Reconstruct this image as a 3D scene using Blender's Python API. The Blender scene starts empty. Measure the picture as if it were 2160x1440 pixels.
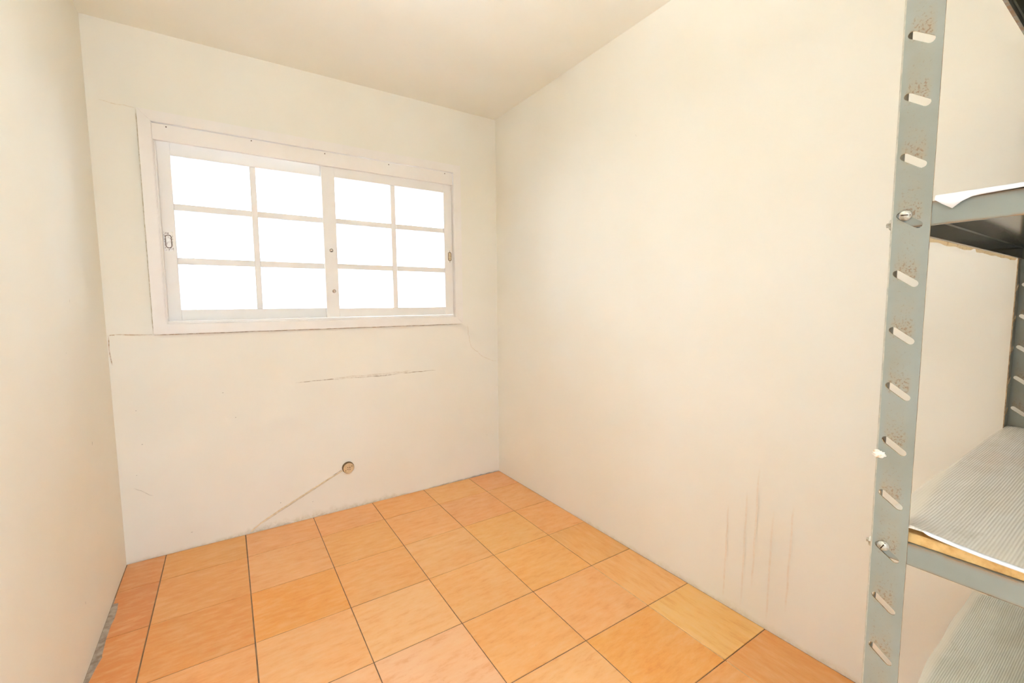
import bpy, bmesh, math, random
from mathutils import Vector, Matrix
from mathutils.geometry import tessellate_polygon

scene = bpy.context.scene
COL = scene.collection
random.seed(7)

# ------------------------------------------------------------------ camera
CAM_POS = Vector((0.29072, -2.70917, 1.19933))
YAW, PITCH, ROLL, FPX = 0.58089, -0.08609, -0.00853, 927.525
_f = Vector((math.sin(YAW) * math.cos(PITCH), math.cos(YAW) * math.cos(PITCH), math.sin(PITCH)))
_r0 = Vector((math.cos(YAW), -math.sin(YAW), 0)); _u0 = _r0.cross(_f)
_r = math.cos(ROLL) * _r0 + math.sin(ROLL) * _u0
_u = -math.sin(ROLL) * _r0 + math.cos(ROLL) * _u0
cam_data = bpy.data.cameras.new('camera')
cam_data.sensor_width = 36.0
cam_data.lens = FPX / 2160 * 36.0
cam_data.clip_start = 0.01
cam = bpy.data.objects.new('camera', cam_data)
COL.objects.link(cam)
cam.matrix_world = Matrix(((_r.x, _u.x, -_f.x, CAM_POS.x), (_r.y, _u.y, -_f.y, CAM_POS.y),
                           (_r.z, _u.z, -_f.z, CAM_POS.z), (0, 0, 0, 1)))
scene.camera = cam

# ------------------------------------------------------------------ daylight
world = bpy.data.worlds.new('sky'); scene.world = world
world.use_nodes = True
bg = world.node_tree.nodes['Background']
bg.inputs['Color'].default_value = (0.83, 1.03, 1.32, 1)
bg.inputs['Strength'].default_value = 6.3
def portal(name, loc, sx, sz, toward_plus_y):
    """daylight sampling guide in a wall opening; it emits nothing itself"""
    l = bpy.data.lights.new(name, 'AREA'); l.shape = 'RECTANGLE'; l.size = sx; l.size_y = sz
    l.cycles.is_portal = True
    o = bpy.data.objects.new(name, l); COL.objects.link(o); o.location = loc
    o.rotation_euler = (math.radians(90 if toward_plus_y else -90), 0, 0)
FILL_POWER = 500.0
scene.view_settings.view_transform = 'Standard'
scene.view_settings.look = 'None'
scene.view_settings.gamma = 1.0
scene.view_settings.use_curve_mapping = False
scene.view_settings.exposure = 0.06
scene.cycles.use_adaptive_sampling = True
scene.cycles.adaptive_threshold = 0.3
scene.cycles.adaptive_min_samples = 12
scene.cycles.max_bounces = 7
scene.cycles.diffuse_bounces = 6
scene.cycles.glossy_bounces = 3
scene.cycles.transparent_max_bounces = 8

# ------------------------------------------------------------------ measures
XL, XR, YB, H = -0.14735, 1.89701, -0.07770, 2.43094
YN = -3.02                       # near wall (behind the camera)
TW = 0.15                        # wall thickness
portal('daylight_window', (0.82, YB + 0.12, 1.55), 1.46, 0.80, False)
portal('fill_doorway', (0.21, YN - 0.02, 1.02), 0.58, 2.02, True)

# ------------------------------------------------------------------ helpers
def srgb(r, g, b):
    def c(v):
        v /= 255.0
        return v / 12.92 if v <= 0.04045 else ((v + 0.055) / 1.055) ** 2.4
    return (c(r), c(g), c(b), 1.0)

def link(name, bm, mats, parent=None, smooth=False):
    me = bpy.data.meshes.new(name)
    bm.normal_update(); bm.to_mesh(me); bm.free()
    for m in (mats if isinstance(mats, (list, tuple)) else [mats]):
        me.materials.append(m)
    if smooth:
        for p in me.polygons: p.use_smooth = True
    o = bpy.data.objects.new(name, me); COL.objects.link(o)
    if parent: o.parent = parent
    return o

def empty(name, loc=(0, 0, 0)):
    o = bpy.data.objects.new(name, None); COL.objects.link(o); o.location = loc
    o.empty_display_size = 0.05
    return o

def tag(o, label=None, cat=None, group=None, kind=None):
    if label: o['label'] = label
    if cat: o['category'] = cat
    if group: o['group'] = group
    if kind: o['kind'] = kind
    return o

def box(bm, x0, x1, y0, y1, z0, z1, bevel=0.0, mi=0):
    vs = [bm.verts.new((x, y, z)) for x in (x0, x1) for y in (y0, y1) for z in (z0, z1)]
    fs = []
    for q in ((0, 1, 3, 2), (4, 6, 7, 5), (0, 4, 5, 1), (2, 3, 7, 6), (0, 2, 6, 4), (1, 5, 7, 3)):
        f = bm.faces.new([vs[i] for i in q]); f.material_index = mi; fs.append(f)
    if bevel > 0:
        es = list({e for f in fs for e in f.edges})
        bmesh.ops.bevel(bm, geom=es, offset=bevel, segments=2, affect='EDGES', profile=0.5)
    return vs

def prism(bm, loop, axis, a0, a1, mi=0, bevel=0.0):
    """loop of 2-D points; extruded along axis (0 x, 1 y, 2 z) from a0 to a1"""
    def P(u, v, a):
        return (a, u, v) if axis == 0 else ((u, a, v) if axis == 1 else (u, v, a))
    A = [bm.verts.new(P(u, v, a0)) for u, v in loop]
    B = [bm.verts.new(P(u, v, a1)) for u, v in loop]
    n = len(loop); fs = [bm.faces.new(A), bm.faces.new(B[::-1])]
    for i in range(n):
        fs.append(bm.faces.new((A[i], B[i], B[(i + 1) % n], A[(i + 1) % n])))
    for f in fs: f.material_index = mi
    if bevel:
        es = list({e for f in fs for e in f.edges})
        bmesh.ops.bevel(bm, geom=es, offset=bevel, segments=2, affect='EDGES')
    return fs

def lathe(bm, profile, origin, axis_dir, seg=24, mi=0):
    """profile: (radius, height along axis_dir)"""
    d = Vector(axis_dir).normalized()
    a = d.orthogonal().normalized(); b = d.cross(a)
    rings = []
    for r, h in profile:
        c = Vector(origin) + d * h
        if r < 1e-6:
            rings.append([bm.verts.new(c)])
        else:
            rings.append([bm.verts.new(c + (a * math.cos(t) + b * math.sin(t)) * r)
                          for t in [2 * math.pi * i / seg for i in range(seg)]])
    for R0, R1 in zip(rings, rings[1:]):
        for i in range(seg):
            j = (i + 1) % seg
            if len(R0) == 1 and len(R1) == 1: continue
            if len(R0) == 1: f = bm.faces.new((R0[0], R1[i], R1[j]))
            elif len(R1) == 1: f = bm.faces.new((R0[i], R0[j], R1[0]))
            else: f = bm.faces.new((R0[i], R0[j], R1[j], R1[i]))
            f.material_index = mi

def fix(bm):
    bmesh.ops.recalc_face_normals(bm, faces=bm.faces)
    return bm

# ------------------------------------------------------------------ materials
class NT:
    def __init__(s, name):
        s.m = bpy.data.materials.new(name); s.m.use_nodes = True
        s.t = s.m.node_tree; s.t.nodes.clear()
        s.out = s.t.nodes.new('ShaderNodeOutputMaterial')
    def n(s, typ, **kw):
        nd = s.t.nodes.new('ShaderNode' + typ)
        ins = kw.pop('ins', {})
        for k, v in kw.items(): setattr(nd, k, v)
        for k, v in ins.items():
            if isinstance(v, bpy.types.NodeSocket): s.t.links.new(v, nd.inputs[k])
            else: nd.inputs[k].default_value = v
        return nd
    def ramp(s, fac, stops):
        nd = s.t.nodes.new('ShaderNodeValToRGB')
        cr = nd.color_ramp
        while len(cr.elements) < len(stops): cr.elements.new(0.5)
        for e, (p, c) in zip(cr.elements, stops):
            e.position = p; e.color = c if len(c) == 4 else (*c, 1)
        s.t.links.new(fac, nd.inputs['Fac'])
        return nd.outputs['Color']
    def mix(s, fac, a, b, mode='MIX'):
        nd = s.t.nodes.new('ShaderNodeMix'); nd.data_type = 'RGBA'; nd.blend_type = mode
        for i, v in ((0, fac), (6, a), (7, b)):
            if isinstance(v, bpy.types.NodeSocket): s.t.links.new(v, nd.inputs[i])
            else: nd.inputs[i].default_value = v
        return nd.outputs[2]
    def math(s, op, a, b=0.0, clamp=False):
        nd = s.t.nodes.new('ShaderNodeMath'); nd.operation = op; nd.use_clamp = clamp
        for i, v in ((0, a), (1, b)):
            if isinstance(v, bpy.types.NodeSocket): s.t.links.new(v, nd.inputs[i])
            else: nd.inputs[i].default_value = v
        return nd.outputs[0]
    def noise(s, vec, scale, detail=4, rough=0.55, scl=None):
        if scl is not None:
            vec = s.n('Mapping', ins={'Vector': vec, 'Scale': scl}).outputs[0]
        return s.n('TexNoise', ins={'Vector': vec, 'Scale': scale, 'Detail': detail, 'Roughness': rough}).outputs['Fac']
    def pbsdf(s, color, rough=0.5, metal=0.0, spec=0.5, bump=None, bstr=0.1, bdist=0.002, **extra):
        p = s.n('BsdfPrincipled')
        for k, v in (('Base Color', color), ('Roughness', rough), ('Metallic', metal), ('Specular IOR Level', spec)) + tuple(extra.items()):
            if isinstance(v, bpy.types.NodeSocket): s.t.links.new(v, p.inputs[k])
            else: p.inputs[k].default_value = v
        if bump is not None:
            b = s.n('Bump', ins={'Strength': bstr, 'Distance': bdist, 'Height': bump})
            s.t.links.new(b.outputs[0], p.inputs['Normal'])
        s.t.links.new(p.outputs[0], s.out.inputs[0])
        return p
    def coord(s, which='Object'):
        return s.n('TexCoord').outputs[which]

def wall_paint(name, base, tint, rough=0.62, spec=0.25):
    t = NT(name); v = t.coord()
    n1 = t.noise(v, 1.4, 3, 0.6)
    n2 = t.noise(v, 11.0, 3, 0.6)
    c = t.mix(t.ramp(n1, [(0.38, (0, 0, 0)), (0.72, (1, 1, 1))]), base, tint)
    bp = t.n('Bump', ins={'Strength': 0.22, 'Distance': 0.004, 'Height': n2}); d = t.n('BsdfDiffuse', ins={'Color': c, 'Normal': bp.outputs[0]}); t.t.links.new(d.outputs[0], t.out.inputs[0])
    return t.m

WALL_A, WALL_B = srgb(242, 237, 225), srgb(240, 233, 217)
M_WALL = wall_paint('cream_wall_paint', WALL_A, WALL_B)
M_CEIL = wall_paint('cream_ceiling_paint', srgb(248, 244, 233), srgb(246, 240, 224))

def white_wood(name, base, dirt, amount=0.3):
    t = NT(name); v = t.coord()
    n1 = t.noise(v, 6, 5, 0.6); n2 = t.noise(v, 40, 4, 0.6, scl=(1, 1, 0.15))
    c = t.mix(t.math('MULTIPLY', t.ramp(n1, [(0.45, (0, 0, 0)), (0.75, (1, 1, 1))]), amount), base, dirt)
    t.pbsdf(c, 0.38, 0, 0.4, bump=n2, bstr=0.12, bdist=0.001)
    return t.m
M_WHITE = white_wood('white_gloss_paint', srgb(243, 236, 228), srgb(233, 222, 206))
M_WHITE2 = white_wood('white_sash_paint', srgb(241, 236, 229), srgb(231, 222, 209))

t = NT('window_glass')
fr = t.n('Fresnel', ins={'IOR': 1.45}).outputs[0]
mx = t.n('MixShader', ins={0: fr, 1: t.n('BsdfTransparent', ins={'Color': (0.97, 0.98, 0.97, 1)}).outputs[0],
                           2: t.n('BsdfGlossy', ins={'Roughness': 0.02}).outputs[0]})
t.t.links.new(mx.outputs[0], t.out.inputs[0]); M_GLASS = t.m

def tile_material(name, streak_scale):
    t = NT(name)
    oi = t.n('ObjectInfo')
    rnd = oi.outputs['Random']
    off = t.n('CombineXYZ', ins={0: t.math('MULTIPLY', rnd, 37.0), 1: t.math('MULTIPLY', rnd, 91.0), 2: t.math('MULTIPLY', rnd, 17.0)}).outputs[0]
    v = t.n('VectorMath', operation='ADD', ins={0: t.coord(), 1: off}).outputs[0]
    big = t.noise(v, 5.5, 4, 0.55)
    streak = t.noise(v, 1.0, 6, 0.68, scl=streak_scale)
    fine = t.noise(v, 1.0, 5, 0.7, scl=tuple(k * 3.2 for k in streak_scale))
    speck = t.noise(v, 95, 3, 0.6)
    base = oi.outputs['Color']
    c = t.mix(t.math('MULTIPLY', t.ramp(big, [(0.35, (0, 0, 0)), (0.68, (1, 1, 1))]), 0.55), base,
              t.mix(1.0, base, (0.99, 0.88, 0.72, 1), 'MULTIPLY'))
    pale = t.ramp(streak, [(0.34, (1, 1, 1)), (0.52, (0, 0, 0))])
    c = t.mix(t.math('MULTIPLY', pale, 0.24), c, srgb(250, 210, 164))
    dark = t.ramp(streak, [(0.53, (0, 0, 0)), (0.70, (1, 1, 1))])
    c = t.mix(t.math('MULTIPLY', dark, 0.36), c, srgb(222, 128, 58))
    dk2 = t.math('MULTIPLY', t.ramp(fine, [(0.60, (0, 0, 0)), (0.74, (1, 1, 1))]), dark)
    c = t.mix(t.math('MULTIPLY', dk2, 0.45), c, srgb(186, 98, 40))
    c = t.mix(t.math('MULTIPLY', t.ramp(speck, [(0.70, (0, 0, 0)), (0.78, (1, 1, 1))]), 0.25), c, srgb(170, 96, 46))
    rough = t.math('ADD', 0.30, t.math('MULTIPLY', big, 0.16))
    t.pbsdf(c, rough, 0, 0.42, bump=t.math('ADD', streak, t.math('MULTIPLY', speck, 0.15)), bstr=0.10, bdist=0.0015)
    return t.m
M_TILE = tile_material('terracotta_tile', (13.0, 42.0, 14.0))
M_TILE_R = tile_material('terracotta_tile_turned', (48.0, 9.0, 14.0))

def simple(name, a, b, scale=20, rough=0.6, metal=0, spec=0.4, lo=0.4, hi=0.65, bstr=0.1, bdist=0.001):
    t = NT(name); n = t.noise(t.coord(), scale, 5, 0.6)
    t.pbsdf(t.mix(t.ramp(n, [(lo, (0, 0, 0)), (hi, (1, 1, 1))]), a, b), rough, metal, spec, bump=n, bstr=bstr, bdist=bdist)
    return t.m
M_GROUT = simple('grout_and_screed', srgb(150, 118, 88), srgb(122, 98, 78), 30, 0.9, spec=0.1, bstr=0.4)
M_GROUT_PALE = simple('pale_grout', srgb(232, 190, 142), srgb(214, 168, 118), 40, 0.85, spec=0.15)
M_SCREED = simple('grey_screed', srgb(186, 172, 156), srgb(148, 132, 116), 35, 0.9, spec=0.1, bstr=0.6, bdist=0.002)
M_CONCRETE = simple('pale_concrete', srgb(222, 220, 214), srgb(208, 205, 198), 3, 0.9, spec=0.1)
M_SCREW = simple('painted_screw', srgb(206, 202, 188), srgb(160, 146, 120), 160, 0.35, 0.4)
M_NAIL = simple('rusty_nail', srgb(128, 104, 80), srgb(84, 64, 48), 300, 0.6, 0.5)
M_SOCKET = simple('aged_beige_plastic', srgb(222, 196, 154), srgb(208, 178, 134), 40, 0.5)
M_SOCKET_SIDE = simple('brown_plastic_side', srgb(138, 112, 74), srgb(112, 86, 52), 60, 0.6)  # socket sides, a darker brown than the cover
M_HOLE = simple('dark_hole', srgb(58, 38, 20), srgb(46, 30, 16), 60, 0.9, spec=0.05)
M_CABLE = simple('painted_over_cable', srgb(238, 222, 190), srgb(222, 200, 160), 60, 0.6, spec=0.2)
M_CHROME = simple('worn_pull_plate', srgb(226, 218, 206), srgb(150, 130, 112), 140, 0.32, 0.25, lo=0.52, hi=0.66, bstr=0.5)
M_PULLDARK = simple('worn_pull_groove', srgb(118, 96, 80), srgb(190, 170, 150), 220, 0.5, 0.2, lo=0.5, hi=0.62)
M_PULLCREAM = simple('painted_pull_recess', srgb(214, 196, 160), srgb(176, 154, 116), 90, 0.5)
M_KNOB = simple('nickel_catch', srgb(215, 208, 198), srgb(190, 180, 168), 200, 0.25, 0.7)
M_BOARD = simple('chipboard', srgb(226, 186, 122), srgb(198, 150, 86), 55, 0.7, spec=0.2, bstr=0.3)
M_PLASTER = simple('plaster_blob', srgb(240, 230, 214), srgb(222, 178, 120), 130, 0.8, spec=0.1, lo=0.55, hi=0.7)
M_PAPER = simple('old_paper_edging', srgb(246, 230, 200), srgb(206, 172, 124), 70, 0.8, spec=0.1, lo=0.55, hi=0.72)

PITCH_Z, Z_REF = 0.0735, 1.5209      # slot spacing of the shelving posts, height of one slot
def post_paint(name):
    """grey-green enamel; rust freckles gather in the slotted strip above each slot"""
    t = NT(name); v = t.coord()
    sep = t.n('SeparateXYZ', ins={0: v})
    u = t.math('MAXIMUM', t.math('ABSOLUTE', sep.outputs[0]), t.math('ABSOLUTE', sep.outputs[1]))
    band = t.ramp(t.math('MULTIPLY', u, 25.0), [(0.12, (0, 0, 0)), (0.26, (1, 1, 1)), (0.68, (1, 1, 1)), (0.84, (0, 0, 0))])
    ph = t.math('FRACT', t.math('ADD', t.math('DIVIDE', t.math('SUBTRACT', sep.outputs[2], Z_REF), PITCH_Z), 20.5))
    col = t.ramp(ph, [(0.0, (0.35,) * 3), (0.42, (0.12,) * 3), (0.54, (1, 1, 1)), (0.70, (0.85,) * 3), (0.86, (0.4,) * 3), (1.0, (0.35,) * 3)])
    zone = t.math('MULTIPLY', band, col)
    n = t.noise(v, 6, 4, 0.6); f = t.noise(v, 330, 3, 0.65); g = t.noise(v, 55, 4, 0.65)
    c = t.mix(t.ramp(n, [(0.4, (0, 0, 0)), (0.65, (1, 1, 1))]), srgb(147, 148, 137), srgb(138, 137, 122))
    wash = t.math('MULTIPLY', zone, t.ramp(g, [(0.34, (0.2,) * 3), (0.62, (0.9,) * 3)]))
    c = t.mix(wash, c, srgb(158, 142, 116))
    spot = t.math('ADD', f, t.math('MULTIPLY', zone, 0.13))
    c = t.mix(t.math('MULTIPLY', t.ramp(spot, [(0.63, (0, 0, 0)), (0.71, (1, 1, 1))]), t.math('ADD', 0.12, t.math('MULTIPLY', zone, 0.7), True)), c, srgb(126, 92, 60))
    t.pbsdf(c, 0.36, 0, 0.5, bump=g, bstr=0.06, bdist=0.001)
    return t.m
M_POST = post_paint('grey_green_post_enamel')
M_BEND = simple('worn_highlit_bend', srgb(190, 180, 160), srgb(160, 154, 138), 60, 0.45)  # worn paint, with the pale highlight along the bend painted in
M_UNDER = simple('shaded_underside_enamel', srgb(86, 82, 66), srgb(74, 70, 56), 8, 0.13, spec=0.6, bstr=0.02)  # tray enamel darkened, shade beneath the shelf painted into the colour
t = NT('grey_green_tray_enamel'); v = t.coord()
g = t.noise(v, 30, 4, 0.65); f = t.noise(v, 300, 3, 0.6)
edge = t.n('Attribute', attribute_name='wear').outputs['Fac']
c = t.mix(t.ramp(t.noise(v, 5), [(0.4, (0, 0, 0)), (0.65, (1, 1, 1))]), srgb(148, 150, 140), srgb(138, 139, 127))
rm = t.math('MULTIPLY', edge, t.ramp(g, [(0.34, (0, 0, 0)), (0.55, (1, 1, 1))]))
c = t.mix(rm, c, srgb(150, 116, 80))
t.pbsdf(c, 0.16, 0, 0.6, bump=g, bstr=0.03, bdist=0.0006)
M_TRAY = t.m
M_EDGE = simple('bare_rusty_edge', srgb(188, 158, 118), srgb(128, 96, 62), 90, 0.6)

def ribbed(name, base, stain, reddish, rib=1.0):
    t = NT(name); v = t.coord()
    n1 = t.noise(v, 7, 5, 0.62, scl=(1, 2.5, 1)); n2 = t.noise(v, 3.2, 3, 0.5); n3 = t.noise(v, 26, 5, 0.7, scl=(0.4, 1, 1))
    wv = t.n('TexWave', wave_type='BANDS', bands_direction='Y', ins={'Vector': v, 'Scale': 96.0, 'Distortion': 0.25, 'Detail': 1.0, 'Detail Scale': 0.4}).outputs['Fac']
    c = t.mix(t.math('MULTIPLY', t.ramp(n1, [(0.42, (0, 0, 0)), (0.66, (1, 1, 1))]), 0.55), base, stain)
    c = t.mix(t.math('MULTIPLY', t.ramp(n2, [(0.56, (0, 0, 0)), (0.7, (1, 1, 1))]), 0.45), c, reddish)
    c = t.mix(t.math('MULTIPLY', wv, 0.30 * rib), c, t.mix(1.0, c, (0.60, 0.56, 0.48, 1), 'MULTIPLY'))
    c = t.mix(t.math('MULTIPLY', t.ramp(n3, [(0.60, (0, 0, 0)), (0.76, (1, 1, 1))]), 0.45), c, srgb(170, 154, 124))
    pl = t.n('Attribute', attribute_name='plain').outputs['Fac']
    c = t.mix(pl, c, srgb(238, 226, 206))
    keep = t.math('SUBTRACT', 1.0, pl)
    h = t.math('MULTIPLY', keep, t.math('ADD', t.math('MULTIPLY', wv, -1.0 * rib), t.math('MULTIPLY', n3, 0.9)))
    t.pbsdf(c, 0.36, 0, 0.5, bump=h, bstr=0.45, bdist=0.0012)
    return t.m
M_RIB = ribbed('ribbed_silvery_plastic', srgb(236, 230, 218), srgb(218, 206, 184), srgb(218, 186, 158))
M_RIB_G = ribbed('ribbed_greenish_plastic', srgb(230, 228, 212), srgb(208, 202, 178), srgb(214, 202, 170))
M_FOIL = simple('white_foil_edge', srgb(250, 250, 250), srgb(238, 238, 240), 60, 0.25, 0.15)

_marks = {}
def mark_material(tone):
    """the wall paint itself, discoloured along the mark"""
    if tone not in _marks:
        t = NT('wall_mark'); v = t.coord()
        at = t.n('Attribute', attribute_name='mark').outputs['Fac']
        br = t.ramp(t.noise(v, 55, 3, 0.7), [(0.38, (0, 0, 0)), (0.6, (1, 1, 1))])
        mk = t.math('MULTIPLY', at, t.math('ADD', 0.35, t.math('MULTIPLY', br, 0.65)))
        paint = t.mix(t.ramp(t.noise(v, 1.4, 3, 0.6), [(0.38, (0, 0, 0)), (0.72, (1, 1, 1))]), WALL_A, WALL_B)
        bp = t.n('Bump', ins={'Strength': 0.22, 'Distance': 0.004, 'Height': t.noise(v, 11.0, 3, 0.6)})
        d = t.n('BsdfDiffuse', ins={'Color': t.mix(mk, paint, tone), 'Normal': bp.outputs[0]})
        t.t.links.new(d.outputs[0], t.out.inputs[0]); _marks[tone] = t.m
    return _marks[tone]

# ------------------------------------------------------------------ room shell
def plate_with_hole(axis, a0, a1, outer, hole):
    """wall slab: outer/hole rectangles (u0,u1,v0,v1); slab from a0 to a1 along axis"""
    bm = bmesh.new()
    def P(u, v, a): return (u, a, v) if axis == 1 else (a, u, v)
    us = [outer[0], hole[0], hole[1], outer[1]]; vs_ = [outer[2], hole[2], hole[3], outer[3]]
    g = {}
    for k, a in enumerate((a0, a1)):
        for i, u in enumerate(us):
            for j, v in enumerate(vs_):
                g[i, j, k] = bm.verts.new(P(u, v, a))
    for i in range(3):
        for j in range(3):
            if (i, j) == (1, 1): continue
            for k in (0, 1):
                bm.faces.new((g[i, j, k], g[i + 1, j, k], g[i + 1, j + 1, k], g[i, j + 1, k]))
    for (i, j), (i2, j2) in [((1, 1), (2, 1)), ((2, 1), (2, 2)), ((2, 2), (1, 2)), ((1, 2), (1, 1))]:
        bm.faces.new((g[i, j, 0], g[i2, j2, 0], g[i2, j2, 1], g[i, j, 1]))
    ring = [(i, 0) for i in range(3)] + [(3, j) for j in range(3)] + [(i, 3) for i in (3, 2, 1)] + [(0, j) for j in (3, 2, 1)]
    for q, (i, j) in enumerate(ring):
        i2, j2 = ring[(q + 1) % len(ring)]
        bm.faces.new((g[i, j, 0], g[i2, j2, 0], g[i2, j2, 1], g[i, j, 1]))
    return fix(bm)

HX0, HX1, HZ0, HZ1 = 0.060, 1.574, 1.108, 2.040       # rough opening of the window
wall_back = link('wall_back', plate_with_hole(1, YB, YB + TW, (XL - TW, XR + TW, -0.12, H + 0.1), (HX0, HX1, HZ0, HZ1)), M_WALL)
tag(wall_back, 'cream painted wall with the paned window', 'wall', kind='structure')
bm = bmesh.new(); box(bm, XL - TW, XL, YN - TW, YB, -0.12, H + 0.1)
wall_left = tag(link('wall_left', bm, M_WALL), 'bare cream wall along the left edge of the photo', 'wall', kind='structure')
bm = bmesh.new(); box(bm, XR, XR + TW, YN - TW, YB, -0.12, H + 0.1)
wall_right = tag(link('wall_right', bm, M_WALL), 'large bare cream wall behind the metal shelving', 'wall', kind='structure')
wall_near = tag(link('wall_near', plate_with_hole(1, YN - TW, YN, (XL, XR, -0.12, H), (-0.08, 0.50, -0.02, 2.04)), M_WALL),
                'unseen cream wall behind the viewpoint with a doorway added for fill daylight', 'wall', kind='structure')  # doorway opening added out of view, lets in fill daylight
bm = bmesh.new(); box(bm, XL, XR, YN - TW, YB, H, H + 0.1)
ceiling = tag(link('ceiling', bm, M_CEIL), 'flat pale yellow painted ceiling', 'ceiling', kind='structure')
bm = bmesh.new()
box(bm, -14, 14, YB + TW, 14, -0.30, -0.125); box(bm, -14, 14, -14, YN - TW, -0.30, -0.125)
box(bm, -14, XL - TW, YN - TW, YB + TW, -0.30, -0.125); box(bm, XR + TW, 14, YN - TW, YB + TW, -0.30, -0.125)
tag(link('ground', bm, M_CONCRETE), 'pale concrete ground outside the window', 'ground', kind='structure')

# floor: screed slab + tiles
JOINT = 0.0035
bm = bmesh.new(); box(bm, XL, XR, YN - TW, YB, -0.12, -0.0022)
floor = tag(link('floor', bm, M_GROUT), 'floor of orange terracotta tiles', 'floor', kind='structure')
TS, TA, TH = 0.33, 0.33 * 0.97694, -0.00514
cth, sth = math.cos(TH), math.sin(TH)
def grid(i, j):
    x, y = i * TS, -j * TA
    return Vector((x * cth - y * sth, x * sth + y * cth))
def clip(poly, fn):
    out = []
    for a, b in zip(poly, poly[1:] + poly[:1]):
        da, db = fn(a), fn(b)
        if da >= 0: out.append(a)
        if da * db < 0: out.append(a + (b - a) * (da / (da - db)))
    return out
TINTS = {  # (col,row) -> base colour where the photo shows a tile that differs
    (5, 5): (247, 196, 120), (5, 4): (246, 188, 120), (5, 6): (236, 168, 98), (-1, 0): (226, 158, 98),
    (-1, 1): (222, 150, 92), (-1, 2): (226, 152, 88), (-1, 3): (228, 154, 88), (0, 0): (232, 170, 100), (0, 1): (234, 168, 100),
    (0, 2): (232, 162, 92), (1, 2): (240, 168, 88), (1, 3): (244, 184, 124), (2, 4): (246, 192, 146), (1, 4): (244, 188, 138),
    (4, 5): (244, 176, 96), (3, 5): (246, 188, 126), (3, 4): (244, 180, 112), (2, 3): (245, 190, 132), (4, 4): (244, 182, 120)}
EDGE_CHIP = {}
def tile_mesh(poly, c, thick=0.008, bev=0.0012):
    b = bmesh.new()
    top = [b.verts.new((p.x - c.x, p.y - c.y, -bev * 0.9)) for p in poly]
    bot = [b.verts.new((p.x - c.x, p.y - c.y, -thick)) for p in poly]
    cen = sum((Vector((p.x - c.x, p.y - c.y)) for p in poly), Vector((0, 0))) / len(poly)
    inn = []
    for p in poly:
        q = Vector((p.x - c.x, p.y - c.y)); d = (cen - q)
        inn.append(b.verts.new((q.x + math.copysign(min(bev, abs(d.x)), d.x), q.y + math.copysign(min(bev, abs(d.y)), d.y), 0)))
    n = len(poly); b.faces.new(inn)
    for i in range(n):
        j = (i + 1) % n
        b.faces.new((top[i], top[j], inn[j], inn[i])); b.faces.new((bot[i], bot[j], top[j], top[i]))
    return fix(b)
full_mesh = {}
for i in range(-1, 6):
    for j in range(0, 10):
        g0 = [grid(i, j), grid(i + 1, j), grid(i + 1, j + 1), grid(i, j + 1)]
        c = sum(g0, Vector((0, 0))) / 4
        ux = Vector((cth, sth)); uy = Vector((-sth, cth))
        gl = 0.0022 if i in (0, 1) else 0.0016; gr = 0.0022 if i in (-1, 0) else 0.0016
        hx, hy = TS / 2, TA / 2
        poly = [c + ux * sx + uy * sy for sx, sy in ((-hx + gl, -hy + 0.0017), (hx - gr, -hy + 0.0017), (hx - gr, hy - 0.0017), (-hx + gl, hy - 0.0017))]
        before = [p.copy() for p in poly]
        m = 0.0028
        poly = clip(poly, lambda p: p.x - (XL + 0.0035)); poly = clip(poly, lambda p: (XR - m) - p.x) if poly else poly
        poly = clip(poly, lambda p: (YB - m) - p.y) if poly else poly; poly = clip(poly, lambda p: p.y - (YN - TW + m)) if poly else poly
        if len(poly) < 3: continue
        if i == -1 and j in (1, 2):          # broken edge along the left wall bares the grey screed
            prof = {1: [(-0.405, -0.1425), (-0.409, -0.128), (-0.455, -0.1235), (-0.52, -0.1225), (-0.56, -0.126)],
                    2: [(-0.645, -0.1262), (-0.70, -0.1235), (-0.738, -0.1215), (-0.745, -0.119), (-0.79, -0.1262), (-0.86, -0.1330), (-0.93, -0.1380)]}[j]
            xs = [p.x for p in poly]; right = [p for p in poly if p.x > min(xs) + 0.02]
            y_hi = max(p.y for p in poly); y_lo = min(p.y for p in poly)
            rt = max(right, key=lambda p: p.y); rb = min(right, key=lambda p: p.y)
            left = [Vector((XL + 0.004, y_hi))] if j == 1 else [Vector((-0.1262, y_hi))]
            left += [Vector((x, y)) for y, x in prof if y_lo + 0.004 < y < y_hi - 0.004]
            left += [Vector((-0.1262, y_lo))] if j == 1 else [Vector((-0.1385, y_lo))]
            poly = [rb, rt] + left
        full = len(poly) == 4 and all((a - b).length < 1e-6 for a, b in zip(poly, before))
        mat = M_TILE_R if i == 5 and j >= 3 else M_TILE
        key = (gl, gr)
        if full and key in full_mesh and mat is M_TILE:
            o = bpy.data.objects.new('tile', full_mesh[key]); COL.objects.link(o)
        else:
            o = link('tile', tile_mesh(poly, c), mat)
            if full and mat is M_TILE: full_mesh[key] = o.data
        o.parent = floor
        o.location = (c.x, c.y, random.uniform(-0.0004, 0.0003))
        r, g_, b_ = TINTS.get((i, j), (241 + random.uniform(-3, 3), 180 + random.uniform(-5, 5), 114 + random.uniform(-8, 8)))
        o.color = srgb(r, g_, b_)
# bare screed seen where the tile edge along the left wall has broken away
bm = bmesh.new(); box(bm, XL + 0.001, -0.118, -0.98, -0.36, -0.003, -0.0016)
link('screed_strip', bm, M_SCREED, floor)
# light grout in the joint beside the right-hand column
bm = bmesh.new()
for a in range(4, 8):
    p0, p1 = grid(5, a + 0.02), grid(5, a + 0.98)
    box(bm, min(p0.x, p1.x) - 0.0017, max(p0.x, p1.x) + 0.0017, p1.y, p0.y, -0.0022, -0.0007)
link('grout_line', bm, M_GROUT_PALE, floor)

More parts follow.
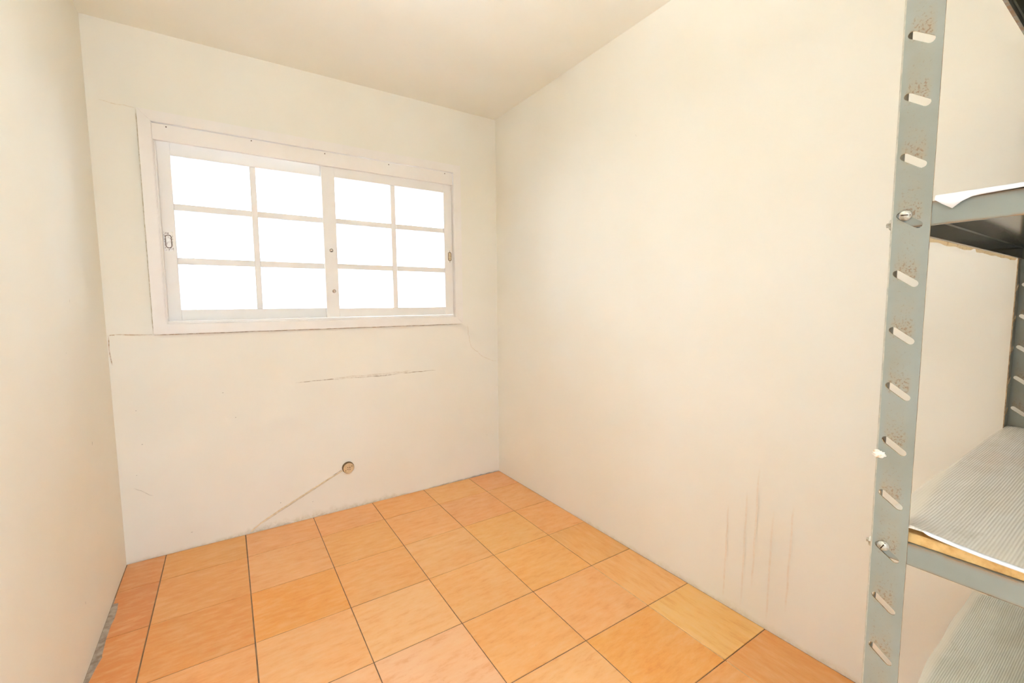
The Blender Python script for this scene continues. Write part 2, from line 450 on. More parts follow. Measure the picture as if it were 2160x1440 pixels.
# ------------------------------------------------------------------ marks on the walls
_layer = [0.0003]
def next_layer():
    _layer[0] += 0.00004
    return _layer[0]
def mark(name, plane, pts, widths, tone, parent, strength=1.0, soft=True, seg=6):
    """worn line or painted shadow line on a wall; plane 'back' (x,z), 'left' or 'right' (y,z); widths in m"""
    bm = bmesh.new(); lay = bm.verts.layers.float.new('mark')
    P = [Vector(p) for p in pts]; rows = []; off = next_layer()
    for k, p in enumerate(P):
        d = (P[min(k + 1, len(P) - 1)] - P[max(k - 1, 0)]).normalized(); n = Vector((-d.y, d.x))
        w = widths[k] if isinstance(widths, (list, tuple)) else widths
        row = []
        endf = 0.0 if (k in (0, len(P) - 1)) else 1.0
        for s in (-1, -0.45, 0, 0.45, 1):
            q = p + n * (w * s)
            if plane == 'back': co = (q.x, YB - off, q.y)
            elif plane == 'left': co = (XL + off, q.x, q.y)
            else: co = (XR - off, q.x, q.y)
            v = bm.verts.new(co); v[lay] = strength * endf * ((1 - abs(s)) ** 0.8)
            row.append(v)
        rows.append(row)
    for a, b in zip(rows, rows[1:]):
        for i in range(4): bm.faces.new((a[i], a[i + 1], b[i + 1], b[i]))
    return link(name, bm, mark_material(tone), parent)

def wob(p0, p1, n, amp):
    a, b = Vector(p0), Vector(p1); d = (b - a).normalized(); nn = Vector((-d.y, d.x))
    return [tuple(a + (b - a) * (k / n) + nn * random.uniform(-amp, amp)) for k in range(n + 1)]

BROWN = srgb(150, 116, 66); DARK = srgb(92, 72, 46); OLIVE = srgb(166, 148, 96); GREY = srgb(150, 136, 112); SAND = srgb(206, 172, 112)
mark('scuff', 'back', wob((0.60, 0.779), (1.43, 0.774), 26, 0.0022), [0.002 + 0.003 * math.sin(k / 26 * math.pi) + (0.004 if 13 < k < 18 else 0) for k in range(27)], srgb(140, 112, 66), wall_back, 0.85)
mark('scuff', 'back', wob((0.80, 0.782), (1.26, 0.783), 14, 0.003), 0.007, srgb(170, 140, 92), wall_back, 0.35)
mark('crack', 'back', [(-0.146, 1.070), (-0.135, 1.0725), (-0.10, 1.074), (-0.06, 1.0715), (-0.02, 1.0695), (0.019, 1.0672)], 0.0032, srgb(170, 126, 56), wall_back, 0.95)
mark('crack', 'back', [(-0.12, 1.072), (-0.07, 1.069), (-0.03, 1.066), (-0.005, 1.0655)], 0.0022, srgb(180, 146, 80), wall_back, 0.6)
mark('crack', 'back', [(-0.1405, 1.075), (-0.141, 1.05), (-0.1425, 1.01), (-0.1400, 0.97), (-0.1385, 0.955), (-0.1365, 0.935)], 0.0030, srgb(160, 116, 52), wall_back, 0.9)
mark('crack', 'back', wob((1.663, 1.06), (1.672, 0.95), 7, 0.004) + wob((1.69, 0.91), (1.78, 0.835), 6, 0.004) + [(1.86, 0.80), (1.893, 0.797)], 0.0022, srgb(196, 160, 108), wall_back, 0.5)
mark('crack', 'back', wob((-0.11, 2.09), (0.02, 2.083), 6, 0.003), 0.0025, srgb(206, 176, 124), wall_back, 0.5)
for x, z, r in [(0.1052, 0.081, 0.004), (-0.0561, 0.5577, 0.003), (-0.0681, 0.7196, 0.0026), (0.3182, 0.63, 0.0026), (0.2706, 0.7637, 0.003), (0.50, 0.128, 0.003), (0.66, 0.093, 0.0035), (-0.085, 0.415, 0.002), (1.80, 0.28, 0.003)]:
    mark('paint_chip', 'back', [(x - r, z + r * 0.4), (x - r * 0.4, z), (x + r * 0.4, z), (x + r, z - r * 0.5)], r * 0.8, DARK, wall_back, 0.9)
mark('scuff', 'back', wob((-0.10, 0.36), (-0.03, 0.30), 5, 0.002), 0.002, GREY, wall_back, 0.5)
for y, z, r in [(-0.6031, 1.2219, 0.004), (-0.4821, 0.6869, 0.0045), (-0.70, 1.05, 0.002), (-0.75, 0.21, 0.003), (-0.52, 0.35, 0.0025)]:
    mark('paint_chip', 'left', [(y, z + r * 2), (y + r * 0.3, z + r * 0.5), (y - r * 0.2, z - r * 0.5), (y, z - r * 2)], r * 0.7, DARK, wall_left, 0.75)
for y, z, r in [(-0.16, 0.105, 0.003), (-1.45, 1.13, 0.003), (-2.27, 1.60, 0.006), (-1.3, 1.95, 0.003)]:
    mark('paint_chip', 'right', [(y - r * 1.5, z - r * 2), (y, z), (y + r, z + r * 1.4), (y + r * 1.6, z + r * 2)], r * 0.35, GREY, wall_right, 0.5)
for y, z0, z1 in [(-1.79, 0.02, 0.42), (-1.86, 0.03, 0.50), (-1.955, 0.03, 0.46), (-1.90, 0.12, 0.60), (-2.02, 0.10, 0.50)]:
    mark('drip_streak', 'right', wob((y, z1), (y + 0.01, z0), 8, 0.002), 0.005, srgb(226, 196, 160), wall_right, 0.40)
# gap and shadow lines painted on the wall round the window casing
mark('gap_shadow', 'back', wob((0.012, 1.0672), (1.617, 1.0672), 40, 0.0006), 0.0034, srgb(150, 112, 66), wall_back, 0.9)
mark('gap_shadow', 'back', wob((0.0165, 1.068), (0.0165, 2.085), 26, 0.0007), 0.0030, srgb(172, 148, 96), wall_back, 0.8)
mark('gap_shadow', 'back', wob((0.018, 2.0838), (1.621, 2.0838), 40, 0.0005), 0.0026, srgb(176, 148, 104), wall_back, 0.75)
mark('gap_shadow', 'back', wob((1.6222, 1.07), (1.6222, 2.082), 26, 0.0006), 0.0024, srgb(190, 160, 112), wall_back, 0.6)
# irregular dirt above the floor joint
def dirt(plane, a0, a1, zmax, tone, parent, strength, n=30):
    bm = bmesh.new(); lay = bm.verts.layers.float.new('mark'); rows = []; off = next_layer()
    for k in range(n + 1):
        a = a0 + (a1 - a0) * k / n
        h = zmax * random.uniform(0.35, 1.0) * (math.sin(math.pi * k / n) ** 0.3 if 0 < k < n else 0.2)
        row = []
        for s, q in ((0.001, 1.0), (0.25, 0.75), (0.6, 0.3), (1.0, 0.0)):
            co = (a, YB - off, h * s) if plane == 'back' else (XR - off, a, h * s)
            v = bm.verts.new(co); v[lay] = strength * q * random.uniform(0.6, 1.0); row.append(v)
        rows.append(row)
    for r0, r1 in zip(rows, rows[1:]):
        for i in range(3): bm.faces.new((r0[i], r0[i + 1], r1[i + 1], r1[i]))
    link('dirt_smear', bm, mark_material(tone), parent)
dirt('back', 0.16, 1.22, 0.055, srgb(178, 160, 108), wall_back, 0.60, 44)
dirt('back', 0.27, 0.56, 0.045, srgb(150, 136, 92), wall_back, 0.60, 16)
dirt('back', 1.36, 1.89, 0.016, srgb(96, 84, 62), wall_back, 0.85, 22)
dirt('back', -0.14, 0.20, 0.030, srgb(190, 172, 122), wall_back, 0.45, 14)
dirt('right', -0.85, -2.6, 0.040, srgb(196, 178, 130), wall_right, 0.50, 60)

# ------------------------------------------------------------------ window
win = empty('window_1', (0.82, YB, 1.115))
tag(win, 'white wooden two-sash sliding window of small panes', 'window', kind='structure')
WP = Vector(win.location)
def wpart(name, bm, mat, parent=win, smooth=False):
    o = link(name, bm, mat, None, smooth)
    o.parent = parent
    o.matrix_parent_inverse = Matrix.Identity(4)
    off = WP if parent is win else Vector((0, 0, 0))
    if parent is win: o.location = -WP
    return o
YC = YB - 0.020
OX0, OX1, OZ0, OZ1 = 0.0195, 1.6195, 1.0697, 2.0815
IX0, IX1, IZ0, IZ1 = 0.0665, 1.5675, 1.1156, 2.0330
for loop in ([(OX0, OZ1), (OX1, OZ1), (IX1, IZ1), (IX0, IZ1)], [(OX1, OZ1), (OX1, OZ0), (IX1, IZ0), (IX1, IZ1)],
             [(OX1, OZ0), (OX0, OZ0), (IX0, IZ0), (IX1, IZ0)], [(OX0, OZ0), (OX0, OZ1), (IX0, IZ1), (IX0, IZ0)]):
    bm = bmesh.new(); prism(bm, loop, 1, YC, YB - 0.0003, bevel=0.0016); fix(bm)
    wpart('casing', bm, M_WHITE)
# jamb lining
for nm, b in (('jamb', (HX0 + .001, IX0 + 0.004, YB - 0.010, YB + 0.145, HZ0, HZ1)), ('jamb', (IX1 + 0.0005, HX1 - .001, YB - 0.010, YB + 0.145, HZ0, HZ1)),
              ('sill', (IX0 + .004, IX1, YB - 0.010, YB + 0.145, HZ0 + .0005, IZ0 + 0.001)), ('head', (IX0 + .004, IX1, YB + 0.012, YB + 0.145, IZ1 - 0.004, HZ1 - .001)),
              ('track', (IX0 + .004, IX1, YB + 0.002, YB + 0.010, IZ0 + .001, 1.1290)), ('track', (IX0 + .004, IX1, YB + 0.086, YB + 0.100, IZ0 + .001, 1.1310)),
              ('guide_bead', (IX0 + .004, IX0 + 0.0085, YB - 0.004, YB + 0.040, IZ0 + .001, 1.955))):
    bm = bmesh.new(); box(bm, *b, bevel=0.001); wpart(nm, fix(bm), M_WHITE)
# pelmet board over the sliding track, with its nails
bm = bmesh.new(); box(bm, IX0 + 0.001, IX1 - 0.0035, YB - 0.012, YB + 0.006, 1.9570, 2.0288, bevel=0.0014)
pel = wpart('pelmet_board', fix(bm), M_WHITE)
for x, z in [(0.1207, 2.0200), (0.4584, 2.0225), (0.8027, 2.0194), (1.1546, 2.0184), (1.5122, 2.0206)]:
    bm = bmesh.new(); lathe(bm, [(0.0, 0.0016), (0.0026, 0.001), (0.0032, -0.001)], (x, YB - 0.012, z), (0, -1, 0), 10)
    link('nail', bm, M_NAIL, pel)

def sash(y0, xs0, xs1, xp, z0, z1, zp, m_x, rowz, glass_x, label):
    """xs0/xs1 outer sides, xp = (pane left, pane right), zp=(pane bottom, pane top), rowz = two muntins (lo,hi)"""
    s = empty('sash'); s.parent = win; s.location = -WP
    th = 0.034; s['label'] = label
    def pc(nm, x0, x1, zz0, zz1, ya, yb_, bev=0.0018, mat=M_WHITE2):
        b = bmesh.new(); box(b, x0, x1, ya, yb_, zz0, zz1, bevel=bev); return link(nm, fix(b), mat, s)
    pc('stile', xs0, xp[0], z0, z1, y0, y0 + th); pc('stile', xp[1], xs1, z0, z1, y0, y0 + th)
    pc('rail', xp[0], xp[1], z0, zp[0], y0 + .0006, y0 + th - .0006); pc('rail', xp[0], xp[1], zp[1], z1, y0 + .0006, y0 + th - .0006)
    pc('muntin', m_x[0] - .0012, m_x[1] + .0012, zp[0], zp[1], y0 + .003, y0 + th - .004, 0.0028)
    for lo, hi in rowz:
        pc('muntin', xp[0], m_x[0] - .0012, lo - .0015, hi + .0015, y0 + .0035, y0 + th - .0045, 0.0028)
        pc('muntin', m_x[1] + .0012, xp[1], lo - .0015, hi + .0015, y0 + .0035, y0 + th - .0045, 0.0028)
    cols = [(xp[0], m_x[0]), (m_x[1], xp[1])]; zs = [zp[0]] + [q for r in rowz for q in r] + [zp[1]]
    for c0, c1 in cols:
        for k in range(0, 6, 2):
            pc('pane', c0 - .002, c1 + .002, zs[k] - .002, zs[k + 1] + .002, y0 + .016, y0 + .0195, 0, M_GLASS)
    return s
sl = sash(YB + 0.045, 0.0712, 0.848, (0.1246, 0.795), 1.1290, 1.9900, (1.1830, 1.9100), (0.4470, 0.4720), [(1.4040, 1.4320), (1.6600, 1.6870)], None, 'left sash, set behind the other one')
sr = sash(YB + 0.010, 0.7830, 1.5665, (0.8520, 1.5110), 1.1300, 1.9700, (1.1802, 1.9080), (1.1690, 1.1945), [(1.4050, 1.4310), (1.6570, 1.6820)], None, 'right sash, in front of the other one')
# flush pulls
def pull(s, x0, x1, z0, z1, y, m_plate, m_groove, m_in):
    b = bmesh.new(); box(b, x0, x1, y - 0.0015, y + 0.002, z0, z1, bevel=0.0005, mi=0)
    cx, cz = (x0 + x1) / 2, (z0 + z1) / 2; r = (x1 - x0) * 0.33; hl = (z1 - z0) / 2 * 0.66 - r
    def stad(rr, yy):
        return [b.verts.new((cx + rr * math.cos(t), yy, cz + (hl if math.sin(t) >= 0 else -hl) + rr * math.sin(t))) for t in [2 * math.pi * (k + 0.5) / 28 for k in range(28)]]
    R = [stad(r + 0.0018, y - 0.0016), stad(r + 0.0010, y - 0.0034), stad(r - 0.0010, y - 0.0030), stad(r - 0.0022, y - 0.0018)]
    for A, B in zip(R, R[1:]):
        for k in range(28):
            f = b.faces.new((A[k], A[(k + 1) % 28], B[(k + 1) % 28], B[k])); f.material_index = 1
    f = b.faces.new(R[-1]); f.material_index = 2
    for zz in (z0 + (z1 - z0) * 0.08, z1 - (z1 - z0) * 0.08):
        lathe(b, [(0, 0.0028), (0.002, 0.0024), (0.0028, 0.001)], (cx, y, zz), (0, -1, 0), 10, 1)
    return link('pull', fix(b), [m_plate, m_groove, m_in], s)
pull(sl, 0.0775, 0.1130, 1.4620, 1.5535, YB + 0.045, M_CHROME, M_PULLDARK, M_CHROME)['label'] = 'worn bare-metal flush pull'
pull(sr, 1.5290, 1.5620, 1.4640, 1.5490, YB + 0.010, M_WHITE2, M_PULLDARK, M_PULLCREAM)['label'] = 'painted flush pull'
for x, z in [(0.8197, 1.5041), (0.8255, 1.2772)]:
    b = bmesh.new()
    lathe(b, [(0.0, 0.016), (0.005, 0.0155), (0.0066, 0.013), (0.0062, 0.009), (0.0042, 0.007), (0.0042, 0.003), (0.0095, 0.0022), (0.0105, 0.0)], (x, YB + 0.010, z), (0, -1, 0), 16)
    link('catch', fix(b), M_KNOB, sr, True)

# ------------------------------------------------------------------ socket and its cable
sock = empty('wall_socket', (0.8579, YB, 0.2501))
tag(sock, 'round beige socket cover low on the cream wall under the window', 'socket')
b = bmesh.new(); lathe(b, [(0.0335, 0.0), (0.0335, 0.004), (0.0318, 0.006), (0.0318, 0.015), (0.0300, 0.017), (0.0, 0.0172)], (0, 0, 0), (0, -1, 0), 40)
link('back_box', fix(b), M_SOCKET_SIDE, sock)
b = bmesh.new(); lathe(b, [(0.0300, 0.0172), (0.0298, 0.0195), (0.0285, 0.0205), (0.0, 0.0208)], (0, 0, 0), (0, -1, 0), 40)
cov = link('cover', fix(b), M_SOCKET, sock)
for dx, dz in [(-0.0052, 0.0055), (0.0062, 0.0038), (-0.0050, -0.0060), (0.0060, -0.0082), (0.018, 0.010), (-0.018, -0.012)]:
    b = bmesh.new(); lathe(b, [(0, 0.0214), (0.0023, 0.0213), (0.0026, 0.0200)], (dx, 0, dz), (0, -1, 0), 12)
    link('pin_hole', b, M_HOLE, cov)
bm = bmesh.new()
path = [(0.833, 0.2395), (0.815, 0.2325), (0.795, 0.2235), (0.74, 0.1995), (0.66, 0.1640), (0.58, 0.1270), (0.50, 0.0905), (0.44, 0.0610), (0.40, 0.0400), (0.372, 0.0225), (0.355, 0.0085)]
prev = None
for k, (x, z) in enumerate(path):
    a = Vector(path[max(k - 1, 0)]); c_ = Vector(path[min(k + 1, len(path) - 1)]); d = (c_ - a).normalized(); n = Vector((-d.y, d.x))
    w = 0.0042; ring = []
    for s, dy in ((-1.0, 0.0002), (-0.8, -0.0022), (0, -0.0042 if k < 9 else -0.003), (0.8, -0.0022), (1.0, 0.0002)):
        q = Vector((x, z)) + n * (w * s); ring.append(bm.verts.new((q.x, YB + dy, q.y)))
    if prev:
        for i in range(4): bm.faces.new((prev[i], prev[i + 1], ring[i + 1], ring[i]))
    prev = ring
cable = link('painted_cable', fix(bm), M_CABLE, None, True)
tag(cable, 'thin painted-over cable running diagonally from the round socket down to the floor', 'cable')
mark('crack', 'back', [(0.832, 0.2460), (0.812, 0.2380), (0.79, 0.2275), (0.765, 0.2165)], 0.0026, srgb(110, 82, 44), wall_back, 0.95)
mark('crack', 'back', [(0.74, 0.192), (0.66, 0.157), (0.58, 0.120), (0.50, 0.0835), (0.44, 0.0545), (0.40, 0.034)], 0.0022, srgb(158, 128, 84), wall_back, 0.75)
mark('dirt_smear', 'back', [(0.832, 0.222), (0.848, 0.213), (0.866, 0.2115), (0.884, 0.217)], 0.010, srgb(226, 180, 112), wall_back, 0.7)

# ------------------------------------------------------------------ metal shelving
XF, XBK, YF, YK = 1.0260, 1.8640, -2.4920, -2.8920
FW, FD, PT = 0.0393, 0.0300, 0.0018
unit = empty('metal_shelving', (XF, YF, 0.0))
tag(unit, 'grey slotted-angle metal shelving unit with rust freckles at the right edge', 'shelving')

def slotted_flange(bm, width, wear, uc1=0.0279):
    """flat strip in local (u along width, z up, thickness +w); returns nothing"""
    zlo, zhi = Z_REF - 20.5 * PITCH_Z, Z_REF + 4.5 * PITCH_Z
    uc0, dz, hw = 0.0098, 0.37 * (uc1 - 0.0098), 0.0043
    ang = math.atan2(-2 * dz, uc1 - uc0)
    us = [0.0024, uc0 - hw - 0.0012, uc1 + hw + 0.002, width]
    for k in range(25):
        zc = Z_REF + (4 - k) * PITCH_Z
        hole = []
        for e, (uc, zo, base) in enumerate(((uc0, dz, ang + math.pi / 2), (uc1, -dz, ang - math.pi / 2))):
            for q in range(7):
                t_ = base + math.pi * q / 6
                hole.append((uc + hw * math.cos(t_), zc + zo + hw * math.sin(t_)))
        z0, z1 = zc - PITCH_Z / 2, zc + PITCH_Z / 2
        outer = [(us[0], z0), (us[1], z0), (us[2], z0), (us[3], z0), (us[3], zc - 0.012), (us[3], zc + 0.012), (us[3], z1), (us[2], z1), (us[1], z1), (us[0], z1), (us[0], zc + 0.012), (us[0], zc - 0.012)]
        O = [Vector((u, 0, z)) for u, z in outer]; Hh = [Vector((u, 0, z)) for u, z in hole]
        allp = O + Hh
        tris = tessellate_polygon([O, Hh])
        for w_, flip in ((0.0, False), (PT, True)):
            V = []
            for q, p in enumerate(allp):
                v = bm.verts.new((p.x, w_, p.z))
                v[wear] = 0.85 if (q >= len(O) and p.z > zc - 0.008) else (0.45 if q in (1, 2, 7, 8) else 0.0)
                V.append(v)
            for tr in tris:
                try: bm.faces.new([V[i] for i in (tr if not flip else tr[::-1])])
                except ValueError: pass
            if not flip: V0 = V
            else:
                n0 = len(O)
                for q in range(len(Hh)):
                    a, b2 = n0 + q, n0 + (q + 1) % len(Hh)
                    bm.faces.new((V0[a], V0[b2], V[b2], V[a])).material_index = 1
                for a, b2 in ((3, 4), (4, 5), (5, 6)):
                    bm.faces.new((V0[a], V0[b2], V[b2], V[a])).material_index = 1
    u0, u1 = us[0], us[3]
    if True:   # solid foot
        V = [bm.verts.new(p) for p in ((u0, 0, 0), (u1, 0, 0), (u1, 0, zlo), (u0, 0, zlo), (u0, PT, 0), (u1, PT, 0), (u1, PT, zlo), (u0, PT, zlo))]
        for q in ((0, 1, 2, 3), (7, 6, 5, 4), (1, 5, 6, 2), (0, 4, 5, 1)): bm.faces.new([V[i] for i in q])
    return zhi

def make_post_mesh():
    """corner at the origin; flange A runs along -y in the plane x=0, flange B along +x in the plane y=0"""
    bm = bmesh.new(); wear = bm.verts.layers.float.new('wear')
    zhi = slotted_flange(bm, FW, wear)
    for v in bm.verts: v.co = Vector((v.co.y, -v.co.x, v.co.z))          # plane x=0, thickness +x
    old = set(bm.verts)
    slotted_flange(bm, FD, wear, 0.0222)
    for v in bm.verts:
        if v not in old: v.co = Vector((v.co.x, -v.co.y, v.co.z))          # plane y=0, thickness -y
    # rounded bend
    ro, ri = 0.0024, 0.0006; prev = None
    for q in range(7):
        a = math.pi / 2 * q / 6
        o_ = (ro - ro * math.cos(a), -ro + ro * math.sin(a)); i_ = (ro - ri * math.cos(a), -ro + ri * math.sin(a))
        col = [bm.verts.new((o_[0], o_[1], z)) for z in (0, zhi)] + [bm.verts.new((i_[0], i_[1], z)) for z in (0, zhi)]
        if prev:
            bm.faces.new((prev[0], col[0], col[1], prev[1])).material_index = 2; bm.faces.new((prev[2], prev[3], col[3], col[2]))
        prev = col
    bmesh.ops.remove_doubles(bm, verts=bm.verts, dist=0.00005)
    return fix(bm)
post0 = link('post', make_post_mesh(), [M_POST, M_EDGE, M_BEND], unit)
def mirrored(sx, sy):
    me = post0.data.copy(); me.transform(Matrix.Diagonal((sx, sy, 1, 1)))
    if sx * sy < 0: me.flip_normals()
    return me
for (x, y, sx, sy) in ((XBK, YF, -1, 1), (XF, YK, 1, -1), (XBK, YK, -1, -1)):
    o = bpy.data.objects.new('post', mirrored(sx, sy)); COL.objects.link(o); o.parent = unit
    o.location = (x - XF, y - YF, 0)

LIP = 0.0290
SHELF_Z = [0.4110, 0.8514, 1.2915, 1.7330]
def make_tray_mesh():
    """origin at the front far corner, z=0 at the bottom of the lip; plate on top of the lip"""
    bm = bmesh.new(); wear = bm.verts.layers.float.new('wear')
    x0, x1, y0, y1 = PT + 0.0002, XBK - XF - PT - 0.0002, YK - YF + PT + 0.0002, -PT - 0.0002
    t_ = 0.0011; r_ = 0.006
    def quadloop(levels):
        rings = []
        for (ins, z, w) in levels:
            ring = []
            xs = [x0 + ins + (x1 - x0 - 2 * ins) * k / 12 for k in range(13)]; ys = [y0 + ins + (y1 - y0 - 2 * ins) * k / 8 for k in range(9)]
            pts = [(x, y1 - ins) for x in xs] + [(x1 - ins, y) for y in ys[::-1][1:]] + [(x, y0 + ins) for x in xs[::-1][1:]] + [(x0 + ins, y) for y in ys[1:-1]]
            for p in pts:
                v = bm.verts.new((p[0], p[1], z)); v[wear] = w; ring.append(v)
            rings.append(ring)
        n = len(rings[0])
        for A, B in zip(rings, rings[1:]):
            for k in range(n): bm.faces.new((A[k], A[(k + 1) % n], B[(k + 1) % n], B[k]))
        return rings
    R = quadloop([(0.0015, LIP, 0.15), (0.0004, LIP - 0.0004, 1.0), (0.0, LIP - 0.0022, 0.35), (0.0, LIP - 0.006, 0.0), (0, 0.0040, 0.0), (0, 0.0016, 0.3), (0.0006, 0.0002, 1.0), (0.0022, 0.0, 1.0),
                  (r_, 0.0, 0.8), (r_, t_, 0.6), (t_ + 0.001, t_, 0.2), (t_, 0.003, 0.0), (t_, LIP - t_ - 0.002, 0), (t_ + 0.002, LIP - t_, 0)])
    bm.faces.new(R[0]); bm.faces.new(R[-1][::-1])
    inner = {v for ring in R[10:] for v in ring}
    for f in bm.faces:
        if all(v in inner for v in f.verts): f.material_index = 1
    return fix(bm)
tray_me = None
for z in SHELF_Z:
    if tray_me is None:
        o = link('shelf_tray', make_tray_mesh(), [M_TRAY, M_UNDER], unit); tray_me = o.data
    else:
        o = bpy.data.objects.new('shelf_tray', tray_me); COL.objects.link(o); o.parent = unit
    o.location = (0, 0, z)

def bolt(loc, d, slot_ang, name='bolt'):
    b = bmesh.new()
    lathe(b, [(0.0066, 0.0), (0.0066, 0.0010), (0.0060, 0.0026), (0.0044, 0.0040), (0.0022, 0.0047), (0, 0.0049)], (0, 0, 0), d, 28)
    dv = Vector(d); a = dv.orthogonal().normalized(); c_ = dv.cross(a)
    u_ = a * math.cos(slot_ang) + c_ * math.sin(slot_ang); w_ = dv.cross(u_)
    # screwdriver slot: dark sunken bar
    pts = []
    for s, h in ((-0.0058, 0.0029), (-0.003, 0.0047), (0, 0.00525), (0.003, 0.0047), (0.0058, 0.0029)):
        pts.append((b.verts.new(u_ * s + w_ * 0.0006 + dv * h), b.verts.new(u_ * s - w_ * 0.0006 + dv * h)))
    for p, q in zip(pts, pts[1:]):
        f = b.faces.new((p[0], q[0], q[1], p[1])); f.material_index = 1
    o = link(name, fix(b), [M_SCREW, M_HOLE], unit, True)
    o.location = Vector(loc) - Vector((XF, YF, 0))
    return o
for k, z in enumerate(SHELF_Z):
    bolt((XF - 0.0003, -2.5068, z + 0.0153), (-1, 0, 0), 0.75 if k == 2 else 1.9)
def nut(loc):
    b = bmesh.new(); lathe(b, [(0.0075, 0), (0.0075, 0.0048), (0.0066, 0.0056), (0.0030, 0.0058), (0.0030, 0.0090), (0, 0.0094)], (0, 0, 0), (0, 1, 0), 6)
    o = link('nut', fix(b), M_SCREW, unit); o.location = Vector(loc) - Vector((XF, YF, 0))
for z in SHELF_Z: nut((XF + 0.0185, YF + 0.0002, z + 0.0010 + 0.0065))
# plaster blob stuck to the post
b = bmesh.new(); bmesh.ops.create_icosphere(b, subdivisions=3, radius=1.0)
for v in b.verts:
    n = 1 + 0.35 * math.sin(v.co.x * 5 + 1) * math.sin(v.co.z * 7 + v.co.y * 4)
    v.co = Vector((v.co.x * 0.0016, v.co.y * 0.0066, v.co.z * 0.0050)) * n
o = link('plaster_blob', b, M_PLASTER, unit, True); o.location = (-0.0008, -0.0042, 0.9915)
# torn paper edging hanging at the end lip of the eye-level shelf
b = bmesh.new(); prev = None
for k in range(61):
    x = 0.02 + (XBK - XF - 0.05) * k / 60
    drop = 0.0012 + 0.0022 * abs(math.sin(k * 0.42)) + random.uniform(0, 0.0012)
    if k in (31, 32): drop = -0.004
    row = [b.verts.new((x, 0.0004 + dy, z)) for dy, z in ((0.0003, 0.010), (0.0012, 0.001), (0.0022, -drop))]
    if prev:
        for i in range(2): b.faces.new((prev[i], row[i], row[i + 1], prev[i + 1]))
    prev = row
bmesh.ops.solidify(b, geom=b.faces, thickness=0.0005)
o = link('paper_edging', fix(b), M_PAPER, unit); o.location = (0, 0, SHELF_Z[2])

# ------------------------------------------------------------------ unseen uplighter added to brighten the ceiling and upper walls
FILL_LAMP = Vector((0.48, -1.95, H))
fill_lamp = empty('fill_uplighter', FILL_LAMP)
tag(fill_lamp, 'unseen bowl uplighter added above the view to brighten the ceiling', 'fill_lamp')
b = bmesh.new(); lathe(b, [(0.0, 0.0), (0.05, 0.0), (0.05, -0.02), (0.008, -0.028), (0.004, -0.03), (0.004, -0.42), (0.0, -0.42)], (0, 0, 0), (0, 0, 1), 24)
link('fill_lamp_cord', fix(b), M_WHITE, fill_lamp)
b = bmesh.new(); lathe(b, [(0.0, -0.46), (0.07, -0.45), (0.12, -0.42), (0.15, -0.37), (0.152, -0.37), (0.122, -0.424), (0.071, -0.454), (0.0, -0.464)], (0, 0, 0), (0, 0, 1), 40)
link('fill_lamp_bowl', fix(b), M_WHITE, fill_lamp, True)
t = NT('fill_bulb'); e = t.n('Emission', ins={'Color': (0.95, 1.0, 1.06, 1), 'Strength': FILL_POWER}); t.t.links.new(e.outputs[0], t.out.inputs[0])
b = bmesh.new(); lathe(b, [(0.0, -0.435), (0.03, -0.425), (0.045, -0.40), (0.03, -0.375), (0.0, -0.365)], (0, 0, 0), (0, 0, 1), 24)
link('fill_lamp_bulb', fix(b), t.m, fill_lamp, True)

# ------------------------------------------------------------------ boards and liners lying on the shelves
def board(z, label, x0, x1, y0, y1, th=0.014):
    b = bmesh.new(); box(b, x0, x1, y0, y1, z, z + th, bevel=0.0012)
    o = link('shelf_board', fix(b), M_BOARD); tag(o, label, 'board'); return o
def liner(label, zbase, front, back_x, y_near, end_y, curl, mat, rib_y, nx=60, ny=110):
    """thin ribbed sheet; end_y(x) is its end toward the window, curl(x,y) lifts it, ribs start at rib_y(x)"""
    b = bmesh.new(); rows = []; pl = b.verts.layers.float.new('plain')
    for i in range(nx + 1):
        x = front + (back_x - front) * (i / nx) ** 1.3
        ye = end_y(x); row = []
        for j in range(ny + 1):
            y = ye + (y_near - ye) * (j / ny) ** 1.4
            z = zbase + curl(x, y) + 0.0010 * math.sin(x * 23 + y * 11) * math.sin(y * 31 - x * 7) + 0.0012
            v = b.verts.new((x, y, z)); q = (y - rib_y(x)) / 0.010 + 0.6
            v[pl] = max(0.0, min(1.0, q)) * 0.85; row.append(v)
        rows.append(row)
    for i in range(nx):
        for j in range(ny):
            b.faces.new((rows[i][j], rows[i][j + 1], rows[i + 1][j + 1], rows[i + 1][j]))
    edge = [r.co.copy() for r in rows[0]]
    bmesh.ops.recalc_face_normals(b, faces=b.faces)
    if b.faces[:][0].normal.z < 0: bmesh.ops.reverse_faces(b, faces=b.faces[:])
    bmesh.ops.solidify(b, geom=b.faces[:], thickness=0.0010)
    o = link('shelf_liner', b, mat, None, True)
    tag(o, label, 'shelf liner')
    b = bmesh.new(); prev = None                 # rolled foil hem along the front edge
    for k, p in enumerate(edge):
        r = 0.0024 * (0.35 + 0.65 * min(1.0, k / 6.0))
        ring = [b.verts.new((p.x + 0.0008 + r * 1.5 * math.cos(a_), p.y, p.z - 0.0004 + r * math.sin(a_))) for a_ in [2 * math.pi * q / 8 for q in range(8)]]
        if prev:
            for q in range(8): b.faces.new((prev[q], prev[(q + 1) % 8], ring[(q + 1) % 8], ring[q]))
        prev = ring
    hem = link('foil_hem', fix(b), M_FOIL, o, True)
    return o
YNR = YK + 0.006
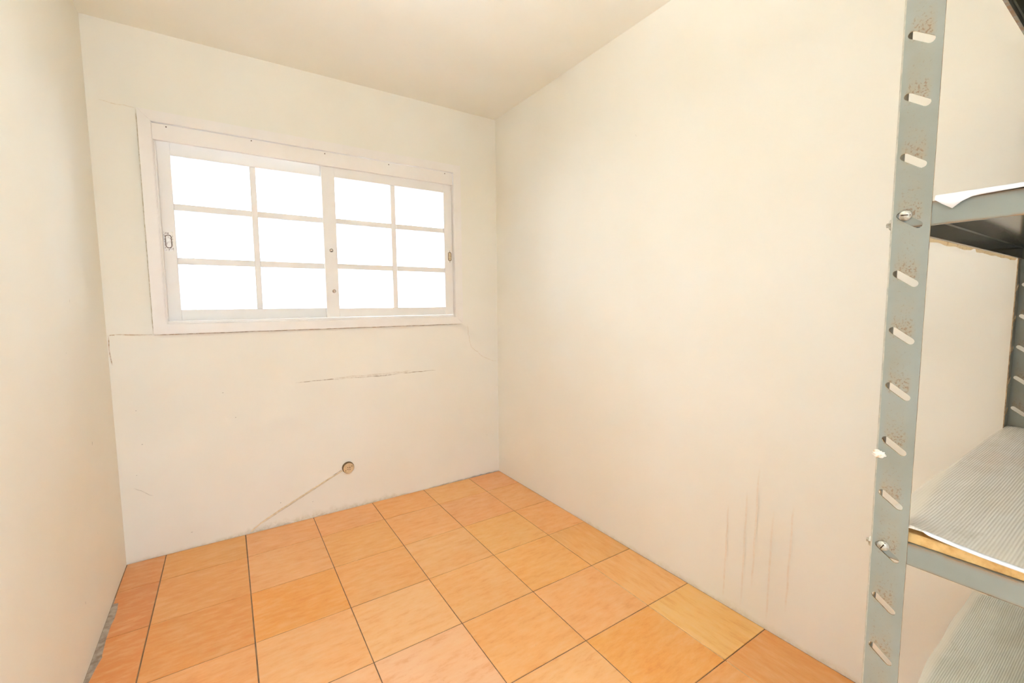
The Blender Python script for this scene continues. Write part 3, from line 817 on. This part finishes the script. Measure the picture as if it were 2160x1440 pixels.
# waist-high shelf
z2 = SHELF_Z[1] + LIP
board(z2 + 0.0004, 'pale chipboard edge under the ribbed sheet of the waist-high shelf', XF + 0.0065, XBK - 0.006, YNR, YF - 0.0070, 0.0135)
def rib2(x):
    return -2.5315 + 0.0390 * min(max((x - XF) / 0.45, 0), 1) ** 0.85 + 0.001
def end2(x):
    return YF - 0.0025 - 0.037 * math.exp(-((x - XF) / 0.006))
liner('ribbed silvery plastic sheet with a foil hem on the waist-high shelf', z2 + 0.0150, XF - 0.0020, XBK - 0.004, YNR, end2,
      lambda x, y: 0.0105 * math.exp(-(x - XF) / 0.03) * math.exp((min(y, -2.531) + 2.531) / 0.035) * (1 if y < -2.531 else math.exp(-(y + 2.531) / 0.02)), M_RIB, rib2)
# low shelf
z1 = SHELF_Z[0] + LIP
def end1(x):
    if x > XBK - 0.033: return YF - 0.044
    return -2.470 + 0.006 * math.sin((x - 1.45) * 7.0) + 0.0015 * math.sin(x * 31)
board(z1 + 0.0004, 'pale chipboard edge under the greenish sheet of the lowest shelf', XF + 0.0065, XBK - 0.006, YNR, YF - 0.0070, 0.0135)
liner('greenish ribbed plastic sheet overhanging the end of the lowest shelf', z1 + 0.0150, XF + 0.042, XBK - 0.004, YNR, end1,
      lambda x, y: 0.016 * max(0.0, min(1.0, (x - 1.66) / 0.14)) ** 2, M_RIB_G, lambda x: end1(x) - 0.012)
# eye-level shelf: white foil sheet whose corner is folded over the lip
z3 = SHELF_Z[2] + LIP
b = bmesh.new()
pts_in, rows = [], []
N = 44
for k in range(N + 1):
    y = -2.5345 + (YNR + 2.5345) * k / N
    s = k / N
    hang = 0.0105 * math.exp(-((y + 2.548) / 0.010) ** 2) + 0.0045 * math.exp((y + 2.548) / 0.055 if y < -2.548 else -((y + 2.548) / 0.004) ** 2)
    rows.append([b.verts.new(p) for p in ((XBK - 0.01, y, z3 + 0.0030), (XF + 0.30, y, z3 + 0.0040), (XF + 0.03, y, z3 + 0.0060), (XF + 0.006, y, z3 + 0.0064),
                                          (XF - 0.0015, y, z3 + 0.0056), (XF - 0.0040, y, z3 + 0.0020), (XF - 0.0035, y, z3 + 0.0015 - hang))])
for A, B in zip(rows, rows[1:]):
    for i in range(6): b.faces.new((A[i], B[i], B[i + 1], A[i + 1]))
bmesh.ops.recalc_face_normals(b, faces=b.faces)
bmesh.ops.solidify(b, geom=b.faces[:], thickness=0.0007)
tag(link('shelf_liner', fix(b), M_FOIL, None, True), 'white foil sheet folded over the front lip of the eye-level shelf', 'shelf liner')
